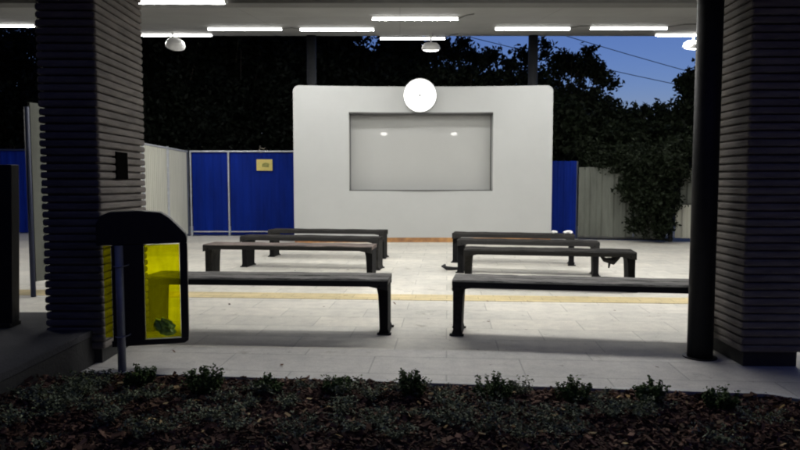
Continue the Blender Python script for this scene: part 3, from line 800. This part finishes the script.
# far left blue fence seen beside the pillar
root = empty('blue_sheet_fence', (-11, 16.2, 0)); tag(root, 'dark blue fence at the far left edge, beyond the black tapered post', 'fence')
sheet('sheet_panel', (-13.0, 16.2), (-8.6, 16.2), .03, D(10, 150, 16.2).z, M['blue'], root, .2, .008)
rail('top_rail', (-13.0, 16.15), (-8.6, 16.15), D(10, 150, 16.2).z, .022, M['bluepost'], root)
# right blue fence
RY = 14.6; RT = D(560, 161, RY).z
root = empty('blue_sheet_fence', (D(560, 161, RY).x, RY, 0)); tag(root, 'narrow blue sheet metal fence panel right of the white wall', 'fence')
sheet('sheet_panel', (D(530, 161, RY).x, RY), (D(576.5, 161, RY).x, RY - .02), .03, RT, M['blue'], root, .14, .012)
post((D(577.5, 161, RY).x, RY + .02), RT, .03, M['greypost'], root)
# right pale fence
P0 = (D(579, 170, 14.5).x, 14.5); P1 = (D(634, 170, 14.2).x, 14.2); P2 = (D(671, 170, 13.9).x, 13.9); P3 = (D(735, 170, 13.4).x, 13.4)
root = empty('pale_sheet_fence', (P0[0], P0[1], 0)); tag(root, 'dull pale corrugated fence right of the blue panel, partly overgrown', 'fence')
sheet('sheet_panel', P0, P1, .05, D(600, 167, 14.3).z, M['pale'], root, .26, .02)
sheet('sheet_panel', (P1[0] + .03, P1[1]), (P2[0] - .1, P2[1]), .05, D(650, 172, 14.1).z, M['pale'], root, .26, .02)
rail('bottom_rail', P0, P1, .05, .03, M['blackm'], root)
rail('bottom_rail', P1, P2, .05, .03, M['blackm'], root)
root = empty('pale_sheet_fence', (P2[0], P2[1], 0)); tag(root, 'pale sheet panel at the far right end, beside the round black column', 'fence')
sheet('sheet_panel', (P2[0] + .12, P2[1]), P3, .09, D(680, 205, 13.8).z, M['cream'], root, .26, .03)
sheet('sheet_panel', (P2[0] + .25, P2[1] + .08), (P3[0], P3[1] + .08), D(680, 208, 13.8).z, D(680, 168, 13.8).z, M['pale'], root, .26, .03, -.05)
post((P2[0] + .03, P2[1] + .02), 1.7, .05, M['blackm'], root)

# ------------------------------------------------------------------ trees and shrubs beyond the fence
def leafy(blobs, ncl, per, size, spread, q, shell=0.5):
    """blobs: (x,y,z,rx,ry,rz); clusters of leaves through each blob, denser toward its skin"""
    vol = np.array([b[3] * b[4] * b[5] for b in blobs]) ** 0.7; vol /= vol.sum()
    idx = q.choice(len(blobs), ncl, p=vol); B = np.array(blobs)[idx]
    d = q.normal(0, 1, (ncl, 3)); d /= np.linalg.norm(d, axis=1)[:, None]
    rr_ = (shell + (1 - shell) * q.random(ncl)) * q.uniform(.55, 1.12, ncl)
    cc = B[:, :3] + d * rr_[:, None] * B[:, 3:]
    # twig directions: leaves strung outward from the cluster
    tw = d + q.normal(0, .6, (ncl, 3)); tw /= np.linalg.norm(tw, axis=1)[:, None]
    tt = q.uniform(-1, 1, (ncl, per, 1))
    C = cc[:, None, :] + tw[:, None, :] * tt * spread * 1.5 + q.normal(0, spread * .38, (ncl, per, 3))
    tint = np.clip(q.beta(2, 2, (ncl, 1)) * .7 + q.random((ncl, per)) * .3, 0, 1).reshape(-1)
    C = C.reshape(-1, 3); n = len(C)
    nrm = q.normal(0, 1, (n, 3)); nrm /= np.linalg.norm(nrm, axis=1)[:, None]
    u = q.normal(0, 1, (n, 3)); u -= nrm * (u * nrm).sum(1)[:, None]; u /= np.linalg.norm(u, axis=1)[:, None]; v = np.cross(nrm, u)
    s = size * q.uniform(.6, 1.3, (n, 1))
    return np.stack([C - u * s, C - v * s * .45, C + u * s, C + v * s * .45], 1), tint, cc
def tree(name, label, x, y, h, blobs, ncl, per, seed, size=.07, spread=.16, m='leaf_dark', tr=.14, group='trees beyond the fence', shell=.45, cat='tree'):
    q = np.random.default_rng(seed); rr = random.Random(seed)
    root = empty(name, (x, y, -.1)); tag(root, label, cat, group)
    bl_ = [(b[0] - x, b[1] - y, b[2] + .1, b[3], b[4], b[5]) for b in blobs]
    V, t, cc = leafy(bl_, ncl, per, size, spread, q, shell)
    quads_mesh('crown', V, M[m], root, t)
    tk = MB(); top = Vector((rr.uniform(-.2, .2), rr.uniform(-.2, .2), h * .75))
    tk.tube([(0, 0, 0), (rr.uniform(-.08, .08), 0, h * .2), (rr.uniform(-.15, .15), .05, h * .45), top], [tr, tr * .8, tr * .55, tr * .15], 9)
    for k in range(46):
        c_ = cc[rr.randrange(len(cc))]; s_ = Vector((0, 0, h * .12)).lerp(top, rr.uniform(.1, .9)); e_ = Vector(c_)
        md = s_.lerp(e_, .5) + Vector((rr.uniform(-.15, .15), rr.uniform(-.15, .15), rr.uniform(0, .3)))
        tk.tube([s_, md, e_], [tr * .22, tr * .12, tr * .03], 5)
    tk.build('trunk', M['bark'], root)
def B_(px, py, Y, rx, rz, ry=None):
    p = D(px, py, Y); s = Y / FPX
    return (p.x, Y, p.z, rx * s, (ry or rx) * s, rz * s)
def T(label, px, Y, blobs, ncl, per, seed, **kw):
    bb = [B_(*b) if len(b) == 5 else b for b in blobs]
    h = max(b[2] + b[5] for b in bb); g = D(px, 200, Y)
    tree(kw.pop('name', 'tree'), label, g.x, Y, h, bb, ncl, per, seed, **kw)
# dense dark mass on the left
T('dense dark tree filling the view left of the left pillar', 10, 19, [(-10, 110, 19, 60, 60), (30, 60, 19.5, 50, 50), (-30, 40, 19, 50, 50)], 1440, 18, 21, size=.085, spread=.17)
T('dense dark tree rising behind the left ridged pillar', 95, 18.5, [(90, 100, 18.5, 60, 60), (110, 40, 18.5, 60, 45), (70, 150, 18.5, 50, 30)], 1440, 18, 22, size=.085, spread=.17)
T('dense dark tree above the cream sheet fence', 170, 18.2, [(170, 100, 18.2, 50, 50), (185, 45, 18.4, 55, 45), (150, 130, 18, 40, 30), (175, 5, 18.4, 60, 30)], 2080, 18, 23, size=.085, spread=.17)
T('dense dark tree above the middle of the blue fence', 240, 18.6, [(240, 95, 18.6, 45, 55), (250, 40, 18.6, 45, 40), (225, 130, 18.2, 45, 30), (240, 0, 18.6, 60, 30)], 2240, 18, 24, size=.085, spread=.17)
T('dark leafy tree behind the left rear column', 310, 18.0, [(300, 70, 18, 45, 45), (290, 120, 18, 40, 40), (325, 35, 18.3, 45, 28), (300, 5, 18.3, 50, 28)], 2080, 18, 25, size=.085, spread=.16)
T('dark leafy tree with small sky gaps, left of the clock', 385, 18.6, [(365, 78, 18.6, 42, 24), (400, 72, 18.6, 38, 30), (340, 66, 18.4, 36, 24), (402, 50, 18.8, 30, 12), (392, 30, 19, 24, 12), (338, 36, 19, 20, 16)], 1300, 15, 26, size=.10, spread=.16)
T('leafy tree with sky showing through its crown, right of the clock', 460, 18.2, [(440, 80, 18.2, 30, 18), (470, 80, 18.2, 34, 18), (500, 84, 18, 28, 16), (455, 56, 18.4, 16, 8), (511, 66, 18, 13, 8), (484, 60, 18.3, 14, 9), (470, 56, 18.3, 10, 7), (437, 48, 18.6, 22, 14), (520, 54, 18.3, 8, 8), (493, 56, 18.2, 9, 6), (462, 45, 18.6, 10, 6), (500, 52, 18.3, 5, 6), (528, 60, 18.3, 12, 12)], 950, 12, 27, size=.075, spread=.11, m='leaf_mid')
T('bushy tree with feathery twigs behind the right rear column', 560, 17.4, [(548, 96, 17.4, 30, 20), (580, 98, 17.4, 26, 18), (553, 70, 17.2, 12, 14), (582, 72, 17.4, 15, 12), (545, 54, 17.6, 6, 8), (606, 84, 17.2, 12, 5), (600, 108, 17.2, 26, 14), (588, 54, 17.4, 8, 9), (574, 66, 17.4, 16, 13), (560, 60, 17.4, 14, 11), (532, 80, 17.4, 16, 14), (594, 64, 17.3, 10, 8), (600, 74, 17.3, 14, 8), (568, 60, 17.4, 7, 6), (545, 44, 17.4, 8, 5)], 900, 12, 28, size=.065, spread=.10, m='leaf_mid')
T('low dark tree line under the open evening sky', 640, 17.0, [(640, 130, 17, 40, 20), (610, 124, 17, 30, 20), (668, 128, 17, 34, 20), (640, 110, 17, 14, 5), (660, 108, 17, 10, 4), (625, 141, 16.5, 60, 20)], 1300, 15, 29, size=.07, spread=.11, m='leaf_mid')
T('dark spruce-like tree beside the round black column', 712, 16.5, [(700, 95, 16.5, 24, 22), (712, 78, 16.5, 30, 14), (690, 82, 16.5, 14, 7), (704, 120, 16.5, 34, 24), (735, 90, 16.5, 30, 40)], 900, 16, 30, size=.08, spread=.13, m='leaf_mid')
T('dark shrubby growth behind the right blue fence', 575, 16.2, [(570, 140, 16.2, 34, 34), (600, 150, 16.0, 40, 26), (560, 115, 16.4, 26, 22)], 900, 15, 31, name='bush', size=.075, spread=.12, m='leaf_mid', tr=.07, cat='bush', group='bushes along the right fence')
T('leafy climber spilling over the pale fence left of the far end', 655, 14.3, [(655, 165, 14.0, 34, 20), (645, 195, 13.75, 22, 22), (665, 205, 13.7, 17, 26), (640, 160, 14.3, 40, 18), (672, 170, 13.8, 20, 24), (640, 222, 13.7, 12, 16), (662, 228, 13.65, 14, 12), (690, 150, 14, 30, 18), (628, 185, 13.9, 12, 16)], 1500, 14, 32, name='climbing_bush', size=.045, spread=.09, m='leaf_mid', tr=.05, cat='bush', group='bushes along the right fence')
T('thin leafy climber over the pale fence beside the blue panel', 600, 14.75, [(600, 162, 14.7, 24, 9), (588, 150, 14.8, 18, 12), (620, 168, 14.4, 18, 12)], 260, 12, 33, name='climbing_bush', size=.045, spread=.09, m='leaf_mid', tr=.04, cat='bush', group='bushes along the right fence')

# far wooded rise that closes the view at the horizon
n = 16000; q = np.random.default_rng(50)
x = q.uniform(-60, 60, n); y = q.uniform(30, 42, n); z = q.uniform(0, 1, n) * (3.6 + 1.2 * np.sin(x * .35) + .6 * np.sin(x * 1.3) + np.where(x < 0, 3.0, 0.6))
C = np.stack([x, y, z], 1); u = q.normal(0, 1, (n, 3)); u /= np.linalg.norm(u, axis=1)[:, None]; v = np.cross(u, q.normal(0, 1, (n, 3))); v /= np.linalg.norm(v, axis=1)[:, None]
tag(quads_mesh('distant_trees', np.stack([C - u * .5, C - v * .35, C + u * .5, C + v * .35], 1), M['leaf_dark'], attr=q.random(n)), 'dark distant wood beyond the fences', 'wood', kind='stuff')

# added unseen leafy hedge on the left behind the viewer: it keeps the evening sky off the left pillar
tree('sky_blocker', 'unseen added hedge left of and behind the viewer', -6.0, -1.5, 5.0, [(-6.4, .6, 2.2, 2.6, 2.2, 2.6), (-4.2, -2.4, 2.2, 2.4, 1.4, 2.6), (-1.2, -3.4, 1.9, 2.2, 1.2, 2.3), (-3.6, -.4, 2.0, 1.7, 1.6, 2.3)], 1400, 16, 60, size=.14, spread=.25, group='blocker', cat='blocker')
# overhead cables
for (pa, pb_, lab) in (((585, 38, 30), (740, 80, 30), 'upper thin overhead cable crossing the evening sky'), ((590, 62, 30), (760, 96, 30), 'lower thin overhead cable crossing the evening sky')):
    A = D(*pa); B = D(*pb_); d_ = B - A
    pts_ = [A + d_ * t_ + Vector((0, 0, -.5 * (t_ + .6) * (2.2 - t_) * .25)) for t_ in np.linspace(-1.5, 1.8, 14)]
    tag(MB().tube(pts_, .016, 6).build('overhead_cable', M['wire']), lab, 'cable', 'overhead cables')
